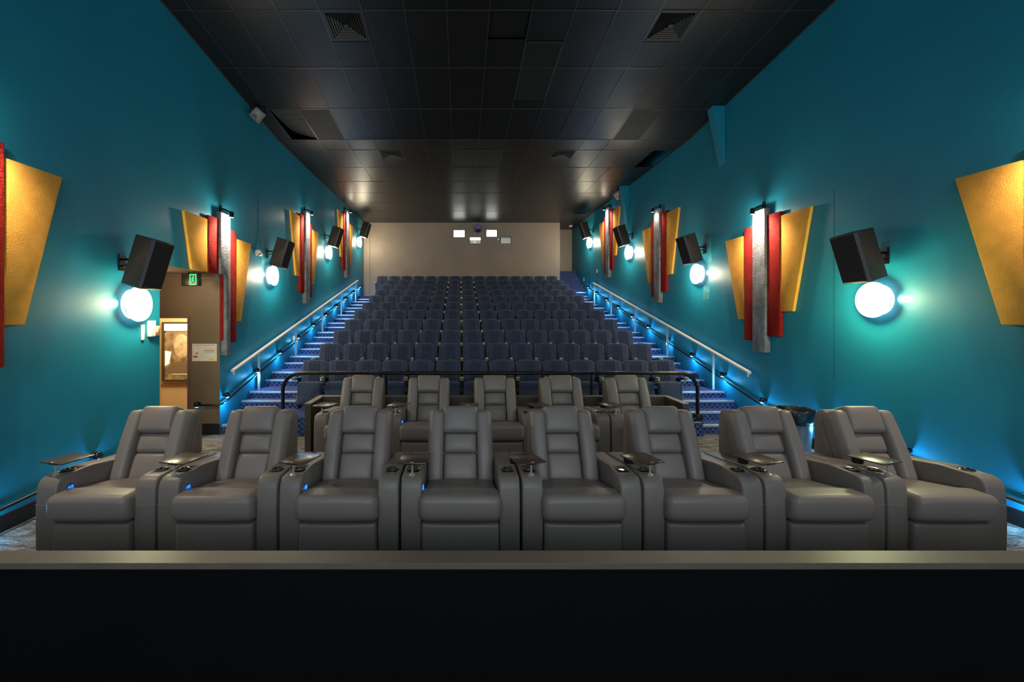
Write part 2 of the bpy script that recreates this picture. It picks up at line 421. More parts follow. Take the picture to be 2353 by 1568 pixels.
struct(mm.build('trim_2', VEST))
mm = MB(); mm.box(-4.60, XL-.001, OY1-.018, OY1, -.07, .13); struct(mm.build('baseboard_vestibule', SKIRT, smooth=False))
mm = MB(); mm.box(-4.66, -4.62, OY1-.02, OY1+.16, -.06, 1.97); mm.box(-5.78, -5.74, OY1-.02, OY1+.16, -.06, 1.97); mm.box(-5.74, -4.66, OY1-.02, OY1+.16, 1.93, 1.97)
mm.bevel(.005, 1); struct(mm.build('door_1', PURP))
m = MB(); m.box(-8.6, XL-.14, 9.0, 9.1, -.3, 2.7); m.box(-8.7, -8.6, OY1+.14, 9.1, -.3, 2.7); m.box(-8.6, -5.75-.26, OY1+.14, OY1+.2, -.3, 2.7)
struct(m.build('wall_corridor', CREAM, smooth=False))
m = MB(); m.box(-8.6, XL-.14, OY1+.14, 9.0, 2.65, 2.72); struct(m.build('ceiling_corridor', CREAM, smooth=False))
mm = MB(); mm.box(-8.6, XL-.15, 8.975, 9.0, .50, .545); mm.bevel(.006, 1); struct(mm.build('trim_3', mat('dado_brown', (.3, .11, .05), .5)))
mm = MB(); mm.box(-6.42, -6.27, 8.85, 8.9999, -.06, 2.65); struct(mm.build('wall_corridor_pier', CREAM, smooth=False))
add_light('vestibule_fill', 'POINT', (-4.75, 6.45, 2.45), 14, (1.0, .72, .44), size=.08)  # fill lamp added to brighten the vestibule, standing for corridor light spill
add_light('corridor_light', 'AREA', (-5.6, 8.1, 2.6), 75, (1.0, .78, .45), size=.8)
# framed backlit poster in the corridor (plain generic portrait)
po = thing('framed_poster', 'tall dark-framed sepia portrait poster lit behind the doorway', 'poster', (-5.83, 8.99, 1.22))
mm = MB()
for (a, b_, c, d) in ((-.40, -.36, -.62, .62), (.36, .40, -.62, .62), (-.36, .36, -.62, -.585), (-.36, .36, .585, .62)): mm.box(a, b_, -.05, 0, c, d)
mm.build('frame', mat('poster_frame', (.05, .04, .02), .4), po, smooth=False)
def poster_col(nt, tc, b):
    sep = nt.nodes.new('ShaderNodeSeparateXYZ'); nt.links.new(tc.outputs['Object'], sep.inputs[0])
    n = nt.nodes.new('ShaderNodeTexNoise'); n.inputs['Scale'].default_value = 6; nt.links.new(tc.outputs['Object'], n.inputs['Vector'])
    r = ramp(nt, n.outputs['Fac'], [(.35, (.16, .10, .05)), (.65, (.42, .30, .18))]); nt.links.new(r.outputs[0], b.inputs['Base Color'])
PO = mat('poster_print', (.3, .2, .1), .35, colfn=poster_col)
mm = MB(); mm.box(-.36, .36, -.02, 0, -.585, .40); mm.build('poster_sheet', PO, po, smooth=False)
mm = MB(); mm.box(-.36, .36, -.03, 0, .44, .585); mm.build('header_lightbox', mat('header_glow', (1, 1, .95), .4, emit=(1, .97, .85), es=1.3), po, smooth=False)
mm = MB(); mm.lathe([(.17, 0), (.155, .003), (0, .005)], seg=28, m=T(0, -.02, .12) @ Matrix.Diagonal((1, 1, 1.45, 1)) @ RX90)
mm.build('portrait_face', mat('poster_face', (.62, .46, .30), .4, vary=(9, .35, 3)), po)
mm = MB(); mm.prism([(-.30, -.32), (-.09, -.2), (.09, -.2), (.30, -.32), (.30, -.45), (-.30, -.45)], -.0245, -.021, 'y'); mm.build('portrait_shoulders', mat('poster_coat', (.20, .14, .08), .4), po, smooth=False)
for sx in (-1, 1):
    mm = MB(); mm.prism([(sx*.35, .02), (sx*.22, .0), (sx*.26, -.25), (sx*.35, -.3)], -.024, -.0205, 'y'); mm.build('poster_glow', mat('poster_glow', (1, .9, .7), .4, emit=(1, .9, .7), es=.7), po, smooth=False)
mm = MB(); mm.box(-.22, .22, -.024, -.02, -.44, -.40); mm.build('red_title_bar', mat('poster_red', (.5, .08, .05), .4), po, smooth=False)
mm = MB(); mm.box(-.2, .2, -.024, -.02, -.48, -.46); mm.box(-.18, .02, -.024, -.02, -.385, -.37); mm.build('title_line', PAPER, po, smooth=False)
# evacuation plan
ev = thing('evacuation_plan_notice', 'white printed evacuation plan sheet fixed beside the doorway', 'notice', (-4.37, OY1-.004, 1.345))
mm = MB(); mm.box(-.21, .21, -.003, .003, -.148, .148); mm.build('sheet', PAPER, ev, smooth=False)
def text(body, size, loc, rot, material, parent, name='lettering', ext=.0006, align='CENTER'):
    c = bpy.data.curves.new(name, 'FONT'); c.body = body; c.size = size; c.align_x = align; c.align_y = 'CENTER'; c.extrude = ext; c.resolution_u = 2
    c.materials.append(material)
    o = bpy.data.objects.new(name, c); COL.objects.link(o); o.location = loc; o.rotation_euler = rot
    bpy.context.view_layer.update(); me = bpy.data.meshes.new_from_object(o.evaluated_get(bpy.context.evaluated_depsgraph_get())); bpy.data.objects.remove(o)
    o = link(name, me, parent, loc); o.rotation_euler = rot
    return o
REDI = mat('red_ink', (.5, .03, .02), .6)
text('Emergency Evacuation Plan', .034, (0, -.0036, .124), (R(90), 0, 0), REDI, ev)
INK = mat('grey_ink', (.3, .29, .28), .6)
mm = MB()
for (a, b_, c, d) in ((-.07, .19, .08, .082), (-.07, .19, -.085, -.083), (-.07, -.068, -.085, .08), (.188, .19, -.085, .08), (-.195, -.1, .07, .072), (-.195, -.1, -.04, -.038), (-.195, -.193, -.04, .07), (-.102, -.1, -.04, .07), (-.05, -.01, -.07, -.068), (-.03, -.028, -.07, .05)): mm.box(a, b_, -.0035, -.003, c, d)
mm.build('plan_outline', INK, ev, smooth=False)
mm = MB(); mm.box(0, .17, -.0037, -.003, -.01, .06); mm.build('plan_area', mat('plan_tint', (.62, .60, .58), .6), ev, smooth=False)
mm = MB(); mm.prism([(-.02, .045), (.06, .03), (.17, .04), (.17, .025), (.06, .018), (-.02, .035)], -.0041, -.0038, 'y'); mm.box(-.155, -.105, -.0037, -.003, -.035, .01); mm.build('route_marking', mat('orange_ink', (.75, .42, .10), .6), ev, smooth=False)
mm = MB(); mm.box(-.195, -.115, -.0037, -.003, -.085, -.06); mm.build('red_key', REDI, ev, smooth=False)
mm = MB(); mm.box(.08, .185, -.0037, -.003, -.135, -.105); mm.build('yellow_key', mat('yellow_ink', (.85, .68, .02), .6), ev, smooth=False)
# exit sign
ex = thing('exit_sign', 'black box exit sign with glowing green running figure over the doorway', 'exit sign', (-4.30, 6.85, 2.55), R(-14))
mm = MB(); mm.box(-.17, .17, -.03, .03, -.10, .10); mm.bevel(.008, 2); mm.build('housing', BLKPL, ex)
mm = MB(); mm.tube([(-.05, 0, .1), (-.05, 0, .14)], .012, 8); mm.tube([(.05, 0, .1), (.05, 0, .14)], .012, 8); mm.build('hanger', BLKPL, ex)
mm = MB(); mm.box(.0, .13, -.034, -.03, -.085, .085); mm.build('green_panel', GREENG, ex, smooth=False)
mm = MB()
mm.box(.018, .112, -.0355, -.034, -.07, .07); mm.build('doorway_symbol', mat('exit_dark_green', (.0, .05, .015), .5), ex, smooth=False)
mm = MB()
mm.lathe([(0, 0), (.0125, 0), (.0125, .002)], seg=12, m=T(.073, -.0355, .047) @ RX90)
for q in ([(.058, .03), (.078, .033), (.07, -.012), (.052, -.008)], [(.056, -.006), (.069, -.012), (.088, -.035), (.082, -.041), (.064, -.026)], [(.052, -.004), (.064, -.008), (.052, -.034), (.038, -.058), (.030, -.052), (.043, -.03)], [(.074, .028), (.078, .022), (.095, .012), (.097, .018)], [(.058, .028), (.055, .02), (.038, .018), (.034, -.002), (.040, -.002), (.045, .010)], [(.082, -.035), (.088, -.035), (.086, -.062), (.079, -.062)]):
    mm.prism(q, -.0375, -.0356, 'y')
mm.build('running_figure', GREENG, ex, smooth=False)
# alarm station on the left wall
al = thing('wall_intercom', 'small white handset intercom box on the teal wall beneath the round lamp', 'intercom', (XL, 5.69, 1.79))
mm = MB(); mm.box(0, .05, -.07, .03, -.09, .12); mm.bevel(.006, 2); mm.build('back_box', WHITE, al)
mm = MB(); mm.box(.0, .07, -.01, .085, -.08, .05); mm.bevel(.008, 2); mm.build('handset_body', mat('cream_plastic', (.6, .52, .42), .4), al)
mm = MB(); mm.tube([(.074, .0+.01*math.cos(t/3), -.03-.03*math.sin(t/4)) for t in range(13)], .006, 6); mm.tube([(.074, .03, -.05), (.076, .05, .0), (.074, .075, .02)], .005, 6); mm.build('red_cord', mat('red_cord', (.5, .06, .03), .5), al)
sv = tag(MB().box(0, .025, -.022, .022, -.1, .1).bevel(.006, 2).build('wall_sensor_strip', WHITE, None, (XL, 5.53, 1.76)), 'slim vertical white sensor strip left of the handset intercom box', 'sensor')
# projection booth ports
for n_, (a, b_, c, d, gm) in enumerate(ports):
    x0, x1, z0, z1 = bx(a), bx(b_), bz(d), bz(c)
    lab = ['bright booth window left of the small black box', 'bright booth window right of the small black box', 'low booth window showing the projector lens', 'dim glazed booth window, the rightmost one'][n_]
    t = thing('window_%d' % (n_+1), lab, 'window', ((x0+x1)/2, YB, (z0+z1)/2)); t['kind'] = 'structure'
    hw, hh = (x1-x0)/2, (z1-z0)/2
    mm = MB(); f = .022
    for q in ((-hw-f, -hw, -hh-f, hh+f), (hw, hw+f, -hh-f, hh+f), (-hw, hw, hh, hh+f), (-hw, hw, -hh-f, -hh)): mm.box(q[0], q[1], -.012, .02, q[2], q[3])
    mm.build('window_frame', mat('port_frame_grey', (.12, .11, .12), .5), t, smooth=False)
    if gm is not None:
        mm = MB(); mm.box(-hw, hw, .1, .11, -hh, hh); mm.build('lit_booth_pane', gm, t, smooth=False)
        mm = MB(); mm.box(-hw, hw, .05, .06, hh-.05, hh-.035); mm.build('shutter_edge', BLKPL, t, smooth=False)
    else:
        mm = MB(); mm.box(-hw, hw, .1, .11, hh-.10, hh); mm.build('lit_booth_pane', PORTG, t, smooth=False)
        mm = MB(); mm.box(-hw, hw, .1, .11, -hh, hh-.10); mm.build('projector_body', PORTD, t, smooth=False)
        mm = MB(); mm.lathe([(.05, 0), (.068, 0), (.068, .03), (.05, .03)], seg=24, m=T(-.03, .09, -hh+.075) @ RX90); mm.build('lens_ring', mat('lens_silver', (.7, .7, .6), .3, .5, emit=(.7, .75, .6), es=.4), t)
        mm = MB(); mm.lathe([(0, 0), (.05, 0), (.05, .02)], seg=24, m=T(-.03, .095, -hh+.075) @ RX90); mm.build('lens_glass', mat('lens_dark', (.04, .045, .04), .1), t)
cb = thing('auditorium_sensor_box', 'small purple-faced black box hanging between the booth windows', 'sensor', (bx(1098), YB-.1, bz(527)))
mm = MB(); mm.box(-.12, .12, -.1, .1, -.13, .13); mm.bevel(.008, 1); mm.build('housing', BLKPL, cb)
mm = MB(); mm.box(-.11, .11, -.106, -.1, -.02, .12); mm.build('purple_window', mat('purple_glass', (.06, .03, .2), .25, emit=(.12, .07, .38), es=.35), cb, smooth=False)
mm = MB(); mm.tube([(0, 0, -.13), (0, 0, -.2)], .02, 8); mm.build('stem', BLKPL, cb)
mm = MB(); mm.tube([(-.03, .06, .13), (-.04, .08, .24)], .004, 5); mm.tube([(.03, .06, .13), (.04, .08, .24)], .004, 5); mm.build('cable', BLKPL, cb)
sd = tag(MB().lathe([(.0, .0), (.07, 0), (.09, .02), (.09, .05)], seg=20).build('smoke_detector', WHITE, None, (4.86, 18.9, 5.88)), 'round white smoke detector on the dark ceiling of the rear recess', 'smoke detector')
pi = tag(MB().lathe([(.0, -.01), (.025, -.008), (.03, 0)], seg=16, m=RX90).build('infrared_emitter', mat('pink_lens', (.6, .35, .6), .4, emit=(.6, .3, .6), es=.6), None, (bx(1145), YB-.002, bz(550))), 'tiny pink round lens beside the rightmost booth window', 'sensor')
sw = [('white switch plate on the right wall above the top of the handrail', 1372, 624), ('narrow white plate on the right wall by the recess stairs', 1341.5, 643)]
for lab, px, py in sw:
    Y = XR*985/(px-1058)
    Y = min(Y, 17.9); zz = HC+(725-py)*Y/985
    o = MB().box(-.012, 0, -.06, .06, -.07, .07).bevel(.004, 1).build('wall_switch_plate', WHITE, None, (XR, Y, zz)); tag(o, lab, 'switch')
sy = -4.11*985/(762-1058)+0.0
cl = tag(MB().box(0, .03, -.06, .06, -.06, .06).bevel(.006, 1).build('wall_light_switch', WHITE, None, (XL, 10.53, HC-(778-725)*10.53/985)), 'white socket box on the left wall between handrail and pipe rail', 'switch')

# ------------------------------------------------------------------ stairs and seating tiers
XA, XB = -3.06, 4.09
RP = .985
def tz(k): return .25*(k+1)
def ty(k): return 7.22 if k == 0 else 8.31 + RP*(k-1)
st = thing('seating_tiers', 'blue-carpeted stepped platform carrying the rows of navy seats', 'platform')
for k in range(11):
    y0, y1 = ty(k), (ty(k+1) if k < 10 else YB-.004)
    a, b_ = (XL+.004 if k == 10 else XA), XB
    MB().box(a, b_, y0, y1+(.0 if k == 10 else .02), (tz(k)-.4 if k else -.1), tz(k)).build('tier', BLUEC, st, smooth=False)
def stairs(side):
    L = side < 0
    t = thing('staircase', 'blue-carpeted aisle steps along the ' + ('teal wall next to the doorway' if L else 'teal wall nearest the rubbish bin'), 'stairs', group='carpeted aisle stairs')
    a, b_ = (XL+.004, XA) if L else (XB, XR-.004)
    ed = [(7.35, .10), (7.68, .25), (8.02, .385)]
    for k in range(1, 11):
        if k > 1: ed.append((ty(k)-.29, tz(k)-.125))
        ed.append((ty(k), tz(k)))
    if L: ed = ed[:-1]; end = ty(10)
    else:
        y = ty(10); 
        for q in range(1, 8): ed.append((y+.28*q, tz(10)+.172*q))
        end = 19.75
    for i, (y, z) in enumerate(ed):
        y1 = ed[i+1][0]+.02 if i+1 < len(ed) else end
        pz = ed[i-1][1] if i else -.12
        s_ = MB().box(a, b_, y, y1, pz-.06, z).build('step', BLUEC, t, smooth=False)
        if i <= len(ed)-(1 if L else 7): MB().prism([(y-.012, z-.028), (y-.012, z+.004), (y+.042, z+.004), (y+.042, z-.002), (y-.001, z-.002), (y-.001, z-.028)], a+.02, b_-.02).build('nosing', ALU, s_, smooth=False)
    if L: pass
stairs(-1); stairs(1)

# handrails on the stairs
def handrail(side):
    L = side < 0; X = -4.01 if L else 5.03
    t = thing('stair_handrail', ('pale metal handrail climbing the stairs on the doorway side' if L else 'pale metal handrail climbing the stairs on the bin side'), 'handrail', (X, 0, 0), group='stair handrails')
    zr = lambda y: 1.005+.2535*(y-7.55)
    ya, yb = (7.55, 16.75) if L else (7.46, 16.2)
    h = .024
    m_ = MB().prism([(-.034, -.012), (-.034, .012), (-.022, .026), (.022, .026), (.034, .012), (.034, -.012), (.018, -.026), (-.018, -.026)], 0, 1, 'y')
    mtx = Matrix(((1, 0, 0, 0), (0, yb-ya, 0, ya), (0, zr(yb)-zr(ya), 1, zr(ya)), (0, 0, 0, 1)))
    bmesh.ops.transform(m_.bm, matrix=mtx, verts=m_.bm.verts); m_.build('top_rail', WRAIL, t, smooth=False)
    for sgn, yy in ((1, ya),): MB().box(-.012, .012, yy+.03, yy+.055, zr(yy)-.075, zr(yy)-.01).build('end_tab', WRAIL, t, smooth=False)
    for i, y in enumerate((8.53, 10.45, 12.46, 14.43, 16.4) if L else (8.53, 10.42, 12.35, 14.3, 16.1)):
        zb = max(z for (yy, z) in [(8.02, .385)]+[(ty(k), tz(k)) for k in range(1, 11)]+[(ty(k)-.29, tz(k)-.125) for k in range(2, 11)] if yy <= y)
        p = MB().box(-.021, .021, y-.015, y+.015, zb, zr(y)-.09).box(-.012, .012, y-.013, y+.013, zr(y)-.095, zr(y)-.02)
        p.prism([(y-.013, zr(y)-.10), (y+.013, zr(y)-.10), (y+.05, zr(y+.05)-.02), (y+.02, zr(y+.02)-.02)], -.011, .011)
        p.bevel(.003, 1).build('post', WRAIL, t)
        MB().lathe([(0, 0), (.012, 0), (.012, .03)], seg=10, m=T((.02 if not L else -.02), y, zr(y)-.16) @ RY90).build('stud', ALU, t)
handrail(-1); handrail(1)

# low pipe rails with ball step lights
def zp(y): return .46+.2605*(y-7.2) if y > 7.2 else .46-.052*(7.2-y)
def pipe(label, X, pts):
    o = MB().tube(pts, .017, 10).build('pipe_rail', BLKM, None, None); tag(o, label, 'handrail', 'low black pipe rails'); return o
dx = .065
pipe('low black pipe rail along the left wall before the doorway', XL, [(XL+dx, y, zp(y)-.01) for y in (-1, 2, 4, 5.84)])
lp = [(-4.44, OY1-.07, .455), (-4.1, OY1-.07, .465), (XL+dx, OY1-.02, .48), (XL+dx, OY1+.1, .50)] + [(XL+dx, y, zp(y)) for y in (7.8, 10, 13, 16, 17.9)]
pipe('low black pipe rail climbing the stairs on the doorway side', XL, lp)
pipe('low black pipe rail running the whole length of the right wall', XR, [(XR-dx, y, zp(y)) for y in (-1, 2, 4, 6, 6.9, 7.2, 7.6, 10, 13, 17.2)])
def ball(x, y, z, s, label, on=True, power=1.0):
    t = thing('step_light', label, 'step light', (x, y, z), group='ball step lights above the pipe rails')
    wm = T(-s*.055, 0, 0)
    MB().lathe([(0, -.05), (.02, -.046), (.036, -.035), (.047, -.017), (.05, 0), (.047, .017), (.036, .035), (.02, .046), (0, .05)], seg=16).build('ball', mat('black_gloss', (.01, .01, .01), .12), t)
    MB().lathe([(0, .0), (.014, 0), (.03, .01)], seg=12, m=T(0, 0, -.051)).build('lens', BALLG, t)
    MB().tube([(0, 0, 0), (-s*.075, 0, 0)], .018, 8).lathe([(0, 0), (.03, 0), (.03, .008)], seg=12, m=T(-s*.07, 0, 0) @ Matrix.Rotation(R(-90*s), 4, 'Y')).build('wall_arm', BLKM, t)
    if on: add_light('step_light_lamp', 'POINT', (s*.055, -.02, -.13), BALL*power, (.09, .52, 1.0), t, size=.02)
    return t
ords = ['first', 'second', 'third', 'fourth', 'fifth', 'sixth', 'seventh', 'eighth', 'ninth', 'tenth', 'eleventh', 'twelfth', 'thirteenth', 'fourteenth', 'fifteenth']
for k in range(10):
    y = 7.2+1.095*k
    ball(XR-.075, y, zp(y)+.095, -1, 'black ball step light above the bin-side stairs, %s from the bottom' % ords[k])
    if k < 10:
        y2 = 7.42+1.09*k
        if y2 < 17.7: ball(XL+.075, y2, zp(y2)+.085, 1, 'black ball step light above the doorway-side stairs, %s from the bottom' % ords[k])
for y, lab in ((6.0, 'black ball step light on the right wall behind the rubbish bin'), (4.9, 'black ball step light beside the rightmost recliner back'), (3.8, 'black ball step light low on the right wall nearest the ledge')):
    ball(XR-.075, y, zp(y)+.095, -1, lab, power=1.4)
for y, lab in ((4.77, 'black ball step light beside the leftmost recliner tray'), (3.65, 'black ball step light low on the left wall nearest the ledge')):
    ball(XL+.075, y, zp(y)+.085, 1, lab, power=.5)
t = ball(-4.46, OY1-.075, .47, 1, 'unlit black ball bracket on the brown wall beside the doorway', on=False)
t.rotation_euler = (0, 0, R(-90))

# wall lamps
def lamp(side, y, z, label, col=(1, .86, .60)):
    X = XL if side < 0 else XR; s = -side
    t = thing('wall_lamp', label, 'wall lamp', (X, y, z), 0, 'round wall lamps below the speakers')
    rot = Matrix.Rotation(R(90*s), 4, 'Y')
    MB().lathe([(0, 0), (.185, 0), (.185, .045), (.165, .05)], seg=40, m=rot).build('base_drum', LAMPG, t)
    MB().lathe([(.165, .052), (.205, .056), (.205, .066), (.165, .07)], seg=40, m=rot).build('trim_ring', WHITE, t)
    MB().lathe([(.205, .068), (.218, .08), (.215, .10), (.19, .112), (.1, .122), (0, .125)], seg=40, m=rot).build('diffuser', LAMPG, t)
    for a in (80, 200, 320):
        MB().box(-.004, .004, -.006, .006, -.01, .01, m=T(s*.085, .219*math.cos(R(a)), .219*math.sin(R(a)))).build('clip', CHROME, t, smooth=False)
    add_light('lamp_side_glow', 'SPOT', (s*.04, -.215, 0), LAMP_PT*(.12 if y < 6 else .07), (1, .70, .32), t, size=.02, rot=(R(-90), 0, 0) , spot=150, blend=1)
    add_light('lamp_body_glow', 'POINT', (s*.20, 0, 0), LAMP_PT, col, t, size=.12)
LN = ['nearest the ledge', 'second back from the ledge', 'third back from the ledge', 'nearest the back wall']
for k, (y, z) in enumerate(((5.37, 2.12), (9.25, 2.84), (13.2, 3.92), (17.2, 4.92))): lamp(-1, y, z, 'round glowing wall lamp on the left wall, ' + LN[k], (1, .90, .52) if k == 0 else (1, .86, .60))
for k, (y, z) in enumerate(((5.26, 2.17), (9.2, 2.87), (12.95, 3.88), (16.9, 4.84))): lamp(1, y, z, 'round glowing wall lamp on the right wall, ' + LN[k], (.98, 1, .50) if k == 0 else (1, .86, .60))

# repaired plaster patches and joints on the painted side walls
PATCH = mat('pale_teal_filler', (.05, .30, .36), .6, vary=(12, .25, 6))
WL = bpy.data.objects['wall_left']; WR = bpy.data.objects['wall_right']
def patch(side, pts, wallo):
    X = XL if side < 0 else XR; poly = []
    for px, py in pts:
        Y = X*985/(px-1058); poly.append((Y, HC+(725-py)*Y/985))
    MB().prism(poly, *sorted((X, X+(-side)*.0025))).build('plaster_patch', PATCH, wallo, smooth=False)
patch(-1, [(602, 532), (611, 530), (606, 560), (607, 610), (600, 606)], WL)
patch(-1, [(741, 505), (745, 500), (744, 560), (740, 562)], WL)
patch(1, [(1613, 540), (1634, 548), (1636, 600), (1628, 606), (1629, 560), (1614, 556)], WR)
patch(1, [(1617, 657), (1632, 660), (1630, 688), (1615, 690)], WR)
MB().box(XR-.0015, XR, 5.895, 5.90, 1.1, 3.7).build('wall_joint', mat('dark_teal_joint', (.0, .05, .07), .7), WR, smooth=False)
# speakers
def speaker(side, y, z, label, tilt=17, yaw=0):
    X = XL if side < 0 else XR; s = -side
    t = thing('wall_speaker', label, 'speaker', (X+s*.30, y, z), 0, 'tilted black wall speakers')
    t.rotation_euler = (0, R(tilt*s), R(yaw*s))
    # plan outline (x toward room = s, y along wall)
    pl = [(-.11, -.15), (.13, -.19), (.155, -.165), (.155, .165), (.13, .19), (-.11, .15)]
    MB().prism([(s*a, b_) for a, b_ in pl], -.30, .30, 'z').bevel(.006, 1).build('cabinet', SPKR, t)
    MB().box(*sorted((s*.156, s*.166)), -.155, .155, -.285, .285).bevel(.004, 1).build('grille', GRILLE, t)
    MB().box(*sorted((s*.166, s*.168)), -.14, -.09, -.275, -.255).build('badge', mat('badge_grey', (.12, .10, .08), .4, .5), t, smooth=False)
    MB().prism([(s*.132, -.192), (s*.158, -.168), (s*.154, -.163), (s*.128, -.186)], -.298, .298, 'z').build('edge_strip', mat('strip_grey', (.11, .11, .13), .35, .3), t, smooth=False)
    # bracket
    br = MB(); w_ = Matrix.Rotation(R(-tilt*s), 4, 'Y')
    br.box(*sorted((s*-.299, s*-.285)), -.05, .05, -.10, .10, m=w_); br.tube([w_ @ Vector((-s*.29, 0, .04)), (-s*.12, 0, .0)], .016, 8); br.tube([w_ @ Vector((-s*.29, 0, -.05)), (-s*.12, 0, -.02)], .012, 8)
    br.box(*sorted((-s*.135, -s*.105)), -.06, .06, -.08, .08)
    br.build('bracket', BLKM, t)
for k, (y, z) in enumerate(((5.2, 2.62), (9.1, 3.3), (13.0, 4.36), (17.05, 5.38))): speaker(-1, y, z, 'black box speaker tilted on the left wall, ' + LN[k])
for k, (y, z) in enumerate(((5.19, 2.70), (9.02, 3.38), (12.8, 4.36), (16.6, 5.28))): speaker(1, y, z, 'black box speaker tilted on the right wall, ' + LN[k])

# fan-shaped felt wall features
def fan(side, c, dz, label, notch=False, lit=1.0, spill=.22):
    X = XL if side < 0 else XR; s = -side
    t = thing('wall_art_panel', label, 'wall decoration', (X, c, dz), 0, 'fan-shaped felt wall features')
    def piece(nm, mt, poly, th, bev=.012):
        poly = [(-u, z) for u, z in poly]          # u>0 toward the camera
        if notch:
            poly = clip(poly)
        a, b_ = sorted((0.0, s*th))
        if len(poly) > 2: MB().prism(poly, a, b_).bevel(bev, 2, 30).build(nm, mt, t)
    def clip(poly):
        # cut away what would hang over the doorway opening (y<0 local, z<OZ)
        if all(p[0] >= 0 for p in poly): return poly
        if min(p[1] for p in poly) >= OZ: return poly
        out = []; n = len(poly)
        for i in range(n):
            p, q = poly[i], poly[(i+1) % n]
            if p[1] >= OZ: out.append(p)
            if (p[1] >= OZ) != (q[1] >= OZ):
                f = (OZ-p[1])/(q[1]-p[1]); out.append((p[0]+f*(q[0]-p[0]), OZ))
        return out
    piece('yellow_panel', YELF, [(.40, 3.53), (1.02, 3.53), (.68, 2.0), (.40, 2.0)], .05)
    piece('yellow_panel', YELF, [(-.40, 3.37), (-1.0, 3.37), (-.62, 1.87), (-.40, 1.87)], .05)
    if not notch: piece('red_strip', REDF, [(.13, 3.60), (.43, 3.60), (.43, 1.60), (.13, 1.60)], .062)
    else:
        piece('red_strip', REDF, [(.13, 3.60), (.43, 3.60), (.43, OZ), (.13, OZ)], .062)
        MB().box(0, .05, .001, .12, 1.55, OZ-.01).bevel(.01, 2).build('red_strip', REDF, t)
    piece('red_strip', REDF, [(-.13, 3.49), (-.43, 3.49), (-.43, 1.50), (-.13, 1.50)], .062)
    if not notch: piece('grey_strip', GREYF, [(.15, 3.72), (-.15, 3.72), (-.15, 1.32), (.15, 1.32)], .105)
    else:
        MB().prism([(-.15, 3.72), (.15, 3.72), (.15, 1.29), (.02, 1.29), (.02, OZ), (-.15, OZ)], .0, .105).bevel(.012, 2, 30).build('grey_strip', GREYF, t)
    # small spotlight on a bracket at the top of the grey strip
    sp = MB().lathe([(0, .055), (.03, .05), (.036, .03), (.036, -.05), (.030, -.05), (.028, -.02), (0, -.02)], seg=18, m=T(s*.20, 0, 3.70)).build('spotlight', BLKM, t)
    MB().lathe([(0, 0), (.027, 0), (.027, .01)], seg=16, m=T(s*.20, 0, 3.655)).build('bulb', BULB if lit > .3 else mat('spot_bulb_dim', (.9, .9, .9), .4, emit=(1, .8, .6), es=8), sp)
    MB().tube([(0, 0, 3.80), (s*.06, 0, 3.80), (s*.15, 0, 3.76), (s*.18, 0, 3.73)], .012, 8).box(*sorted((0, s*.02)), -.03, .03, 3.74, 3.86).build('bracket', BLKM, t)
    add_light('spot_lamp', 'SPOT', (s*.20, 0, 3.645), SPOT*lit, (1, .84, .64), t, size=.02, rot=(0, R(14*-s)*-1 if False else R(16*s), 0), spot=140, blend=.8)
    add_light('spot_spill', 'POINT', (s*.22, 0, 3.60), SPOT*spill*lit, (1, .84, .64), t, size=.03)
FL_ = ['largest, cut off by the picture edge', 'above the doorway corner', 'third back along the stairs', 'smallest, closest to the back wall']
for k, (c, dz) in enumerate(((3.38, .02), (OY1, 0), (11.28, .97), (15.25, 1.98))):
    fan(-1, c, dz, 'yellow, red and grey felt fan on the left wall, ' + FL_[k], notch=(k == 1), spill=(.04, .12, .06, .015)[k])
FR_ = ['largest, cut off by the picture edge', 'facing the rubbish bin end', 'with its spotlight dim', 'smallest, closest to the back wall']
for k, (c, dz) in enumerate(((3.42, .02), (7.25, .04), (11.02, .98), (14.75, 1.95))):
    fan(1, c, dz, 'yellow, red and grey felt fan on the right wall, ' + FR_[k], lit=(.12 if k == 2 else 1.0), spill=(.04, .12, .06, .015)[k])

# CCTV bullet camera and cable on the left wall
cc = thing('security_camera', 'small white security camera on the left wall beside the felt fan', 'camera', (XL, 8.62, 3.24))
MB().lathe([(0, 0), (.055, 0), (.055, .02), (.03, .035)], seg=18, m=RY90).build('mount', WHITE, cc)
MB().lathe([(0, -.06), (.045, -.055), (.05, 0), (.045, .055), (0, .06)], seg=18, m=T(.075, -.01, -.01) @ Matrix.Rotation(R(70), 4, 'X')).build('body', WHITE, cc)
MB().lathe([(0, 0), (.02, 0), (.02, .012)], seg=14, m=T(.095, -.055, -.035) @ RX90).build('lens', BLKPL, cc)
MB().tube([(.004, .0, .03), (.004, .05, .25), (.004, .12, .38), (.004, .12, 1.9)], .003, 5).build('cable', mat('teal_cable', (.05, .22, .26), .5), cc)

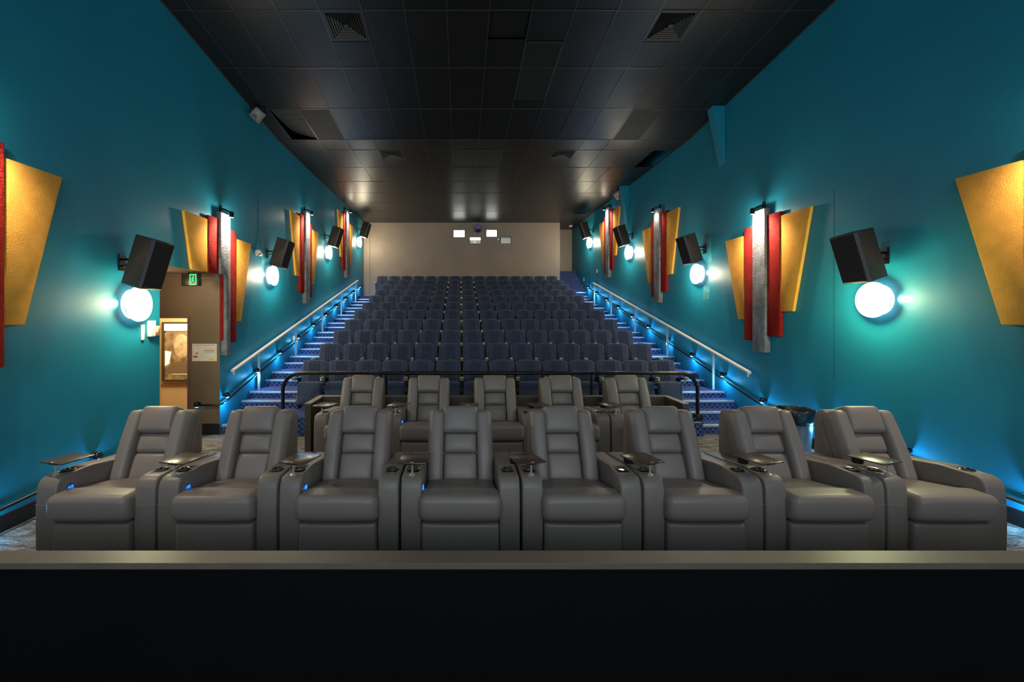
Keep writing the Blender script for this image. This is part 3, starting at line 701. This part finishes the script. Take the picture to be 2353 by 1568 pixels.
# floodlights under the ceiling
def flood(x, y, z, s, label):
    t = thing('floodlight', label, 'floodlight', (x, y, z), 0, 'square floodlights at the ceiling edge')
    rot = Matrix.Rotation(R(38*s), 4, 'Y') @ Matrix.Rotation(R(20*s), 4, 'Z')
    q = Matrix.Rotation(R(42 * -s), 4, 'Y')
    MB().rbox((0, 0, 0), (.115, .035, .115), .02, (1, 1, 1), 2, m=q).build('housing', mat('flood_grey', (.25, .24, .22), .4), t)
    MB().box(-.09, .09, -.038, -.034, -.09, .09, m=q).build('glass', FLGL, t, smooth=False)
    MB().prism([(-.085, -.085), (.085, -.085), (.03, -.02), (-.03, -.02)], -.042, -.038, 'y', m=q).build('reflector', FLRE, t, smooth=False)
    MB().box(-.02, .02, -.044, -.038, .0, .06, m=q).build('led_chip', mat('led_chip', (.55, .52, .42), .4), t, smooth=False)
    MB().box(-.15, .15, -.01, .012, .14, .155).box(-.15, -.138, -.01, .012, 0, .15).box(.138, .15, -.01, .012, 0, .15).box(-.03, .03, -.02, .02, .155, .21).build('yoke', BLKM, t, smooth=False)
flood(-3.93, 8.30, 5.86, -1, 'square grey floodlight under the ceiling at the left wall')
flood(4.93, 13.4, 5.74, 1, 'square pale floodlight under the rear ceiling at the right wall')

# tapered haunches high on the right wall (painted teal)
for k, (y, hz, lab) in enumerate(((8.42, 1.12, 'teal tapered bracket high on the right wall, nearer one'), (13.15, 1.25, 'teal tapered bracket high on the right wall, farther one'))):
    zt = zceil(y)+.3
    o = MB().prism([(0, 0), (-.30, 0), (-.02, -hz-.3), (0, -hz-.3)], -.09, .09, 'y').build('wall_bracket', TEAL, None, (XR, y, zt), smooth=False); tag(o, lab, 'bracket')
o = MB().box(-.05, 0, -.07, .07, -.27, .27).bevel(.004, 1).build('wall_box', TEAL, None, (XR, 13.15, 4.55)); tag(o, 'narrow teal box on the right wall under the farther tapered bracket', 'wall box')

# ------------------------------------------------------------------ front ledge wall
lw = thing('low_partition_wall', 'black low wall with taupe ledge across the very front', 'partition', (0, 2.30, 0))
MB().box(XL+.001, XR-.001, .012, .0595, -.35, .615).box(XL+.001, XR-.001, .0595, .108, .0401, .615).build('wall_panel', BLACKP, lw, smooth=False)
MB().box(XL+.001, XR-.001, -.002, .125, .615, .65).bevel(.003, 1).build('ledge', PCAP, lw)

# ------------------------------------------------------------------ recliners
def backframe():
    a = math.atan2(.27, .62)
    up = Vector((0, math.sin(a), math.cos(a))); nf = Vector((0, -math.cos(a), math.sin(a))); xx = Vector((1, 0, 0))
    M = Matrix((( 1, 0, 0, 0), (0, nf.y, up.y, .53), (0, nf.z, up.z, .42), (0, 0, 0, 1)))   # columns x, n, u
    return M
BF = backframe()
def make_recliner():
    root = empty('recliner')
    def puff(hx, hz, amt, axis=1, sign=1):
        def f(p):
            q = Vector(p); k = max(0, 1-(p.x/hx)**2)*max(0, 1-(p.z/hz)**2)
            if p.y*sign > 0: q.y += sign*amt*math.sqrt(k)
            return q
        return f
    # back cushions in back frame coordinates (x, n forward, u up)
    def pad(nm, u0, u1, hx, n0, th, amt):
        hz = (u1-u0)/2
        MB().rbox((0, n0, (u0+u1)/2), (hx, th, hz), .034, (8, 1, 6), 4, puff(hx, hz, amt), BF).build(nm, LEATH, root)
    pad('lower_back_cushion', .005, .266, .155, -.035, .06, .034)
    pad('middle_back_cushion', .264, .446, .155, -.035, .06, .036)
    pad('headrest', .440, .690, .163, .002, .075, .038)
    def wingfn(sx):
        def f(p):
            q = Vector(p)
            # inner front edge leans outward, outer edge tapers inward to the top
            t_ = (p.z+.32)/.64
            if p.y > 0:
                q.y += .022*math.sin(min(1, max(0, t_))*math.pi*.9)+.006
                if p.x*sx > 0: q.y -= .03*(p.x*sx/.07)**2
            q.x += -sx*.008*max(0, t_)
            # soft wrinkles around mid height
            if p.y > 0: q.y += .004*math.sin(p.z*95+p.x*30)*math.exp(-((p.z+.02)/.06)**2)
            return q
        return f
    for sx in (-1, 1):
        MB().rbox((sx*.231, -.005, .325), (.072, .085, .325), .045, (3, 2, 16), 3, wingfn(sx), BF).build('back_wing', LEATH, root)
    # outer shell of the back
    MB().prism([(.56, .40), (.775, .93), (.80, 1.0), (.83, 1.03), (.90, 1.0), (.93, .92), (.93, .12), (.60, .12), (.56, .30)], -.285, .285).bevel(.02, 2, 30).build('back_shell', LEATHD, root)
    # seat surface and rolled front
    def seatfn(p):
        q = Vector(p); k = max(0, 1-(p.x/.3)**2)
        if p.z > 0: q.z += .016*math.sqrt(k)
        return q
    sm = Matrix.Translation((0, .33, .445)) @ Matrix.Rotation(R(-10), 4, 'X')
    MB().rbox((0, 0, -.012), (.298, .27, .06), .03, (8, 8, 1), 3, seatfn, sm).build('seat_cushion', LEATH, root)
    def rollfn(p):
        q = Vector(p); k = max(0, 1-(p.x/.33)**2)
        if p.z > 0: q.z += .018*math.sqrt(k); 
        if p.y < 0: q.y -= .02*math.sqrt(k)
        if p.y < 0 and p.z > 0: q.z -= 0
        # fuller at the top, tucked under
        q.y += .05*max(0, (-p.z)/.105)**2 * (1 if p.y < 0 else 0)
        return q
    MB().rbox((0, .02, .445), (.318, .105, .105), .055, (10, 3, 4), 5, rollfn).build('seat_roll', LEATH, root)
    def ff(p):
        q = Vector(p); k = max(0, 1-(p.x/.3)**2)
        if p.y < 0:
            q.y -= .012*math.sqrt(k)
            e = max(0, (abs(p.x)-.2)/.1)
            q.y += .004*math.sin(p.x*170)*e
        return q
    MB().rbox((0, .035, .195), (.300, .075, .138), .025, (22, 1, 4), 3, ff).build('footrest', LEATH, root)
    MB().box(-.29, .29, .06, .85, .0, .06).build('plinth', BLKPL, root, smooth=False)
    # arms
    prof = [(0, .035), (-.004, .30), (.0, .46), (.006, .58), (.02, .625), (.05, .655), (.09, .664), (.33, .664), (.40, .655), (.62, .622), (.86, .600), (.90, .57), (.90, .035)]
    for sx in (-1, 1):
        a, b_ = sorted((sx*.304, sx*.466))
        mm = MB().prism(prof, a, b_).bevel(.016, 3, 45)
        o = mm.build('armrest', LEATHD, root)
        # cup holder well
        cut = MB().lathe([(0, .58), (.043, .58), (.043, .75), (0, .75)], (sx*.387, .205, 0), 24).build('cutter', LEATHD)
        md = o.modifiers.new('b', 'BOOLEAN'); md.operation = 'DIFFERENCE'; md.object = cut; md.solver = 'EXACT'
        dg = bpy.context.evaluated_depsgraph_get(); me = bpy.data.meshes.new_from_object(o.evaluated_get(dg))
        o.modifiers.clear()
        if len(me.polygons) > 20: o.data = me
        bpy.data.objects.remove(cut)
        ch = MB().lathe([(.0375, .59), (.0425, .59), (.0425, .664), (.051, .666), (.051, .670), (.046, .6725), (.0385, .671), (.0375, .664)], (sx*.387, .205, 0), 28)
        ch.build('cup_holder', mat('dark_chrome', (.25, .23, .20), .15, 1.0), o)
        MB().lathe([(0, .588), (.042, .588), (.042, .592), (0, .592)], (sx*.387, .205, 0), 20).build('cup_base', BLKPL, o)
        MB().tube([(sx*(.385)+.078*q, -.0055-.003*(1-q*q), .468-.006*(1-q*q)) for q in [i/6-1 for i in range(13)]], .0016, 5).build('stitching', THREAD, o)
        MB().box(a+.01, b_-.01, .02, .88, 0, .036).build('arm_foot', BLKPL, o, smooth=False)
        if sx < 0:
            bt = MB().lathe([(0, 0), (.030, 0), (.034, -.004)], seg=24, m=T(-.3025, .125, .548) @ RY90).build('control_button', BLKPL, o)
            g = MB(); rr = .021
            g.tube([(-.299, .125+rr*math.cos(R(a_)), .548+rr*math.sin(R(a_))) for a_ in range(120, 421, 20)], .0028, 6)
            g.tube([(-.299, .125, .530), (-.299, .125, .548), (-.299, .112, .560)], .0025, 6); g.tube([(-.299, .125, .545), (-.299, .138, .560)], .0025, 6)
            g.lathe([(0, 0), (.003, 0), (.003, .002)], seg=8, m=T(-.299, .125, .566) @ RY90)
            g.build('glowing_symbol', BLUEG, bt)
            add_light('button_glow', 'POINT', (-.285, .12, .535), .05, (.02, .12, 1), o, size=.01)
    return root
RECL = make_recliner()
def make_tray(rot, ring):
    """swivel tray parts are children of the recliner: post in the arm, table top, little white mark"""
    px, py = -.385, .085
    g = []
    g.append(MB().lathe([(0, .660), (.022, .660), (.024, .668), (.016, .676), (.0075, .678), (.0075, .752), (0, .752)], (px, py, 0), 14).build('tray_post', CHROME))
    mtx = T(px, py, 0) @ Matrix.Rotation(R(rot), 4, 'Z')
    top = MB().box(-.118, .118, -.035, .215, .760, .772).bevel(.004, 2)
    bmesh.ops.transform(top.bm, matrix=mtx, verts=top.bm.verts)
    g.append(top.build('tray_top', TRAY))
    br = MB().box(-.045, .045, -.02, .03, .750, .760, m=mtx); g.append(br.build('tray_bracket', BLKPL, smooth=False))
    wm = MB().box(-.012, .012, -.028, -.016, .7722, .7732, m=mtx); g.append(wm.build('tray_mark', WHITE, smooth=False))
    if ring: g.append(MB().lathe([(.030, .715), (.038, .715), (.042, .760), (.0, .760), (0, .758), (.036, .756)], (0, 0, 0), 20, m=mtx @ T(-.07, .165, 0)).build('tray_cup_well', BLKPL))
    return g
TR_A = make_tray(-14, False); TR_B = make_tray(18, True); TR_C = make_tray(-4, False)
def add_recliner(x, y, z, tray, label, group, first=[True]):
    if first[0]: r = RECL; first[0] = False
    else: r = copy_tree(RECL)
    r.location = (x, y, z); tag(r, label, 'recliner', group)
    return r
prs = []
L1 = ['leftmost', 'second from the left', 'third from the left', 'fourth from the left', 'fifth from the left', 'sixth from the left', 'seventh from the left', 'rightmost']
Y1, Y2 = 3.34, 5.46
for i in range(8):
    x = -2.85+.95*i
    prs.append((x, Y1, .04, TR_A if i < 3 else (TR_C if i == 3 else TR_B), 'grey leather recliner with swivel tray, front row, ' + L1[i], 'front row recliners'))
L2 = ['leftmost', 'second from the left', 'in the middle', 'second from the right', 'rightmost']
for i in range(5):
    x = -.456-.95+.95*i
    prs.append((x, Y2, .04, TR_A if i < 2 else (TR_C if i == 2 else TR_B), 'grey leather recliner in the second row before the railing, ' + L2[i], 'second row recliners'))
roots = []
for p in prs: roots.append(add_recliner(*p))
for r, p in zip(roots, prs):
    for src in p[3]:
        c = src.copy(); COL.objects.link(c); c.parent = r
for g in (TR_A, TR_B, TR_C):
    for o in g: bpy.data.objects.remove(o)

# ------------------------------------------------------------------ U-shaped partition behind the second row, tube railing
pt = thing('seat_box_partition', 'dark brown U-shaped low partition around the second recliner row', 'partition')
PX0, PX1, PY0, PY1, PZ = -2.18, 3.20, 6.0, 6.62, .745
for nm, b_ in (('side_panel', (PX0, PX0+.085, PY0, PY1)), ('side_panel', (PX1-.085, PX1, PY0, PY1)), ('rear_panel', (PX0+.085, PX1-.085, PY1-.085, PY1))):
    MB().box(b_[0], b_[1], b_[2], b_[3], .0, PZ-.018).build(nm, PARTN, pt, smooth=False)
CAPM = mat('partition_cap', (.12, .095, .075), .4)
MB().box(PX0-.003, PX0+.088, PY0-.003, PY1+.003, PZ-.018, PZ).box(PX1-.088, PX1+.003, PY0-.003, PY1+.003, PZ-.018, PZ).box(PX0+.088, PX1-.088, PY1-.088, PY1+.003, PZ-.018, PZ).build('cap', CAPM, pt, smooth=False)
rl = thing('tube_railing', 'black steel tube railing with rounded ends before the navy seats', 'railing')
RY, RZ = 7.27, 1.0
x0, x1 = (650-1058)*RY/985, (1603-1058)*RY/985; rr = .30
path = [(x0, RY, .30)] + [(x0+rr-rr*math.cos(R(a)), RY, RZ-rr+rr*math.sin(R(a))) for a in range(0, 91, 9)] + [(x1-rr+rr*math.sin(R(a)), RY, RZ-rr+rr*math.cos(R(a))) for a in range(0, 91, 9)] + [(x1, RY, .30)]
MB().tube(path, .030, 14).build('bent_tube', TUBE, rl)
for px in (887, 1120, 1359):
    X = (px-1058)*RY/985; MB().tube([(X, RY, .25), (X, RY, RZ-.02)], .022, 12).build('post', TUBE, rl)
for X in (x0, x1):
    MB().box(X-.055, X+.055, RY-.055, RY+.055, .20, .31).box(X-.065, X+.065, RY-.065, RY-.05, .22, .29).bevel(.006, 1).build('foot_clamp', BLKM, rl)
MB().box(x1-.10, x1+.03, RY-.07, RY-.035, .17, .185).build('bracket_plate', ALU, rl, smooth=False)

# ------------------------------------------------------------------ navy cinema seats
def make_seat(left_arm=False):
    root = empty('theatre_chair')
    W = .230
    tilt = T(0, -.10, .40) @ Matrix.Rotation(R(-11), 4, 'X')
    def bf(p):
        q = Vector(p)
        hx, hz = W, .235
        if p.z > .12: q.z += .020*(1-(p.x/hx)**2)*((p.z-.12)/.115)      # arched top
        if p.y < 0:
            q.y -= .018*math.sqrt(max(0, 1-(p.x/hx)**2))
            q.y -= .010*math.exp(-((p.z+.12)/.08)**2)                  # lumbar fullness
        w_ = 1-.05*max(0, p.z)/hz
        q.x *= w_
        return q
    mm = MB(); mm.rbox((0, 0, .235), (W, .042, .235), .035, (10, 1, 8), 3, bf)
    bmesh.ops.transform(mm.bm, matrix=tilt, verts=mm.bm.verts); bk = mm.build('backrest', FABRIC, root)
    # sewn channels: slim pleat rolls down the middle of the back
    pm = MB()
    for i in range(7):
        x = -.096+.032*i
        pts = [tilt @ Vector((x*(1-.05*max(0, z_-.235)/.235), -.042-.0245-.010*math.exp(-((z_-.115)/.08)**2)+(.012 if z_ > .44 else 0), z_)) for z_ in (.02, .08, .115, .16, .24, .33, .42, .462)]
        pm.tube(pts, .009, 6)
    pm.build('pleat', FABRIC, root)
    PIP = mat('seat_piping_rim_lit', (.16, .18, .23), .8, spec=.2, sheen=.5)  # piping colour lightened to paint in the rim light along the seat edges
    pp = []
    for i in range(-12, 13):
        tt = max(-1, min(1, i/9)); x = W*.95*.985*tt; zz = .446
        if abs(i) > 9: x = W*.985*math.copysign(1, i)*(.95+.012*(abs(i)-9)); zz = .446-.05*(abs(i)-9)-.0
        else: zz = .455+.016*(1-tt*tt) - (.02 if abs(i) == 9 else 0)
        pp.append(tilt @ Vector((x, -.030, zz)))
    MB().tube(pp, .006, 6).build('piping', PIP, root)
    cm = T(0, -.335, .30) @ Matrix.Rotation(R(-7), 4, 'X')
    def cf(p):
        q = Vector(p)
        if p.y < 0: q.y -= .02*math.sqrt(max(0, 1-(p.x/.215)**2))*max(0, .5+p.z/.4)
        if p.z > .1: q.z += .012*(1-(p.x/.215)**2)
        return q
    MB().rbox((0, 0, 0), (.215, .055, .205), .035, (6, 1, 5), 3, cf, cm).build('seat_cushion', FABRIC, root)
    MB().box(-.18, .18, -.20, -.05, .30, .36).build('hinge_frame', BLKM, root, smooth=False)
    for sx in ((1, -1) if left_arm else (1,)):
        x = sx*.254
        ar = MB().prism([(-.04, .565), (-.37, .585), (-.37, .555), (-.30, .535), (-.04, .52)], x-.022, x+.022).bevel(.008, 1).build('armrest', BLKPL, root)
        MB().lathe([(.030, -.03), (.040, -.03), (.042, .03), (.036, .03), (.030, -.025)], seg=18, m=T(x, -.405, .575)).build('cup_holder', BRASS, ar)
        MB().prism([(-.05, 0), (-.30, 0), (-.30, .012), (-.24, .03), (-.22, .54), (-.08, .54), (-.10, .03), (-.05, .012)], x-.011, x+.011).build('stand', BLKM, root, smooth=False)
        for dx_ in (-.02, .02): MB().box(x+dx_-.004, x+dx_+.004, -.372, -.362, .20, .29).build('hinge_pin', BRASS, root, smooth=False)
    return root
PITCH = .508
rows = ['the row just behind the black railing', 'the second row behind the railing', 'the third row behind the railing', 'the fourth row behind the railing', 'the fifth row behind the railing', 'the middle navy row, sixth up', 'the fifth row from the back', 'the fourth row from the back', 'the third row from the back', 'the second row from the back', 'the very back row']
seatA, seatB = make_seat(False), make_seat(True)
usedA = usedB = False
for k in range(11):
    n = 15 if k == 10 else 14
    xs0 = -3.02 + PITCH/2 - (PITCH if k == 10 else 0)
    yt = 8.20+RP*k
    for i in range(n):
        if i == 0:
            s_ = seatB if not usedB else copy_tree(seatB); usedB = True
        else:
            s_ = seatA if not usedA else copy_tree(seatA); usedA = True
        s_.location = (xs0+PITCH*i, yt-.005, tz(k))
        s_.rotation_euler = (0, 0, random.uniform(-.008, .008))
        where = ('%s from the left aisle' % ords[i]) if i < 8 else ('%s from the right aisle' % ords[n-1-i])
        if i == 0: where = 'next to the left aisle'
        if i == n-1: where = 'next to the right aisle'
        tag(s_, 'navy tip-up seat in %s, %s' % (rows[k], where), 'cinema seat', 'navy tip-up seats, %s' % rows[k])

# ------------------------------------------------------------------ rubbish bin
bn = thing('rubbish_bin', 'grey round bin lined with a black bag against the right wall', 'bin', (4.80, 6.15, .04))
MB().lathe([(0, 0), (.175, 0), (.185, .01), (.185, .03), (.18, .04), (.215, .56), (.222, .575), (.215, .58), (.175, .05), (0, .045)], seg=36).build('bin_body', BINM, bn)
mm = MB(); rnd = random.Random(5)
mm.lathe([(.205, .40), (.226, .44), (.233, .52), (.238, .575), (.228, .60), (.21, .605), (.20, .58), (.19, .40)], seg=40)
for v in mm.bm.verts:
    a = math.atan2(v.co.y, v.co.x); k = .010*math.sin(a*9+v.co.z*30)+rnd.uniform(-.006, .006)
    v.co.x *= 1+k*2; v.co.y *= 1+k*2; v.co.z += .005*math.sin(a*7)+rnd.uniform(-.005, .005)
mm.build('bin_bag', BAG, bn, ang=60)

# ------------------------------------------------------------------ glowing screen added as fill light at the front (behind the camera)
sc = thing('fill_screen', 'wide glowing screen added unseen as fill light, opposite the seats', 'screen', (.5, -6.1, 3.6))
MB().box(-4.1, 4.1, -.05, 0, -1.9, 1.9).build('fill_screen_face', mat('screen_fill_glow', (.8, .8, .8), .7, emit=(.80, .90, 1.0), es=SCREEN), sc, smooth=False)
mm = MB()
for q in ((-4.25, -4.1, -2.05, 2.05), (4.1, 4.25, -2.05, 2.05), (-4.1, 4.1, 1.9, 2.05), (-4.1, 4.1, -2.05, -1.9)): mm.box(q[0], q[1], -.06, .03, q[2], q[3])
mm.build('masking_frame', BLACKP, sc, smooth=False)
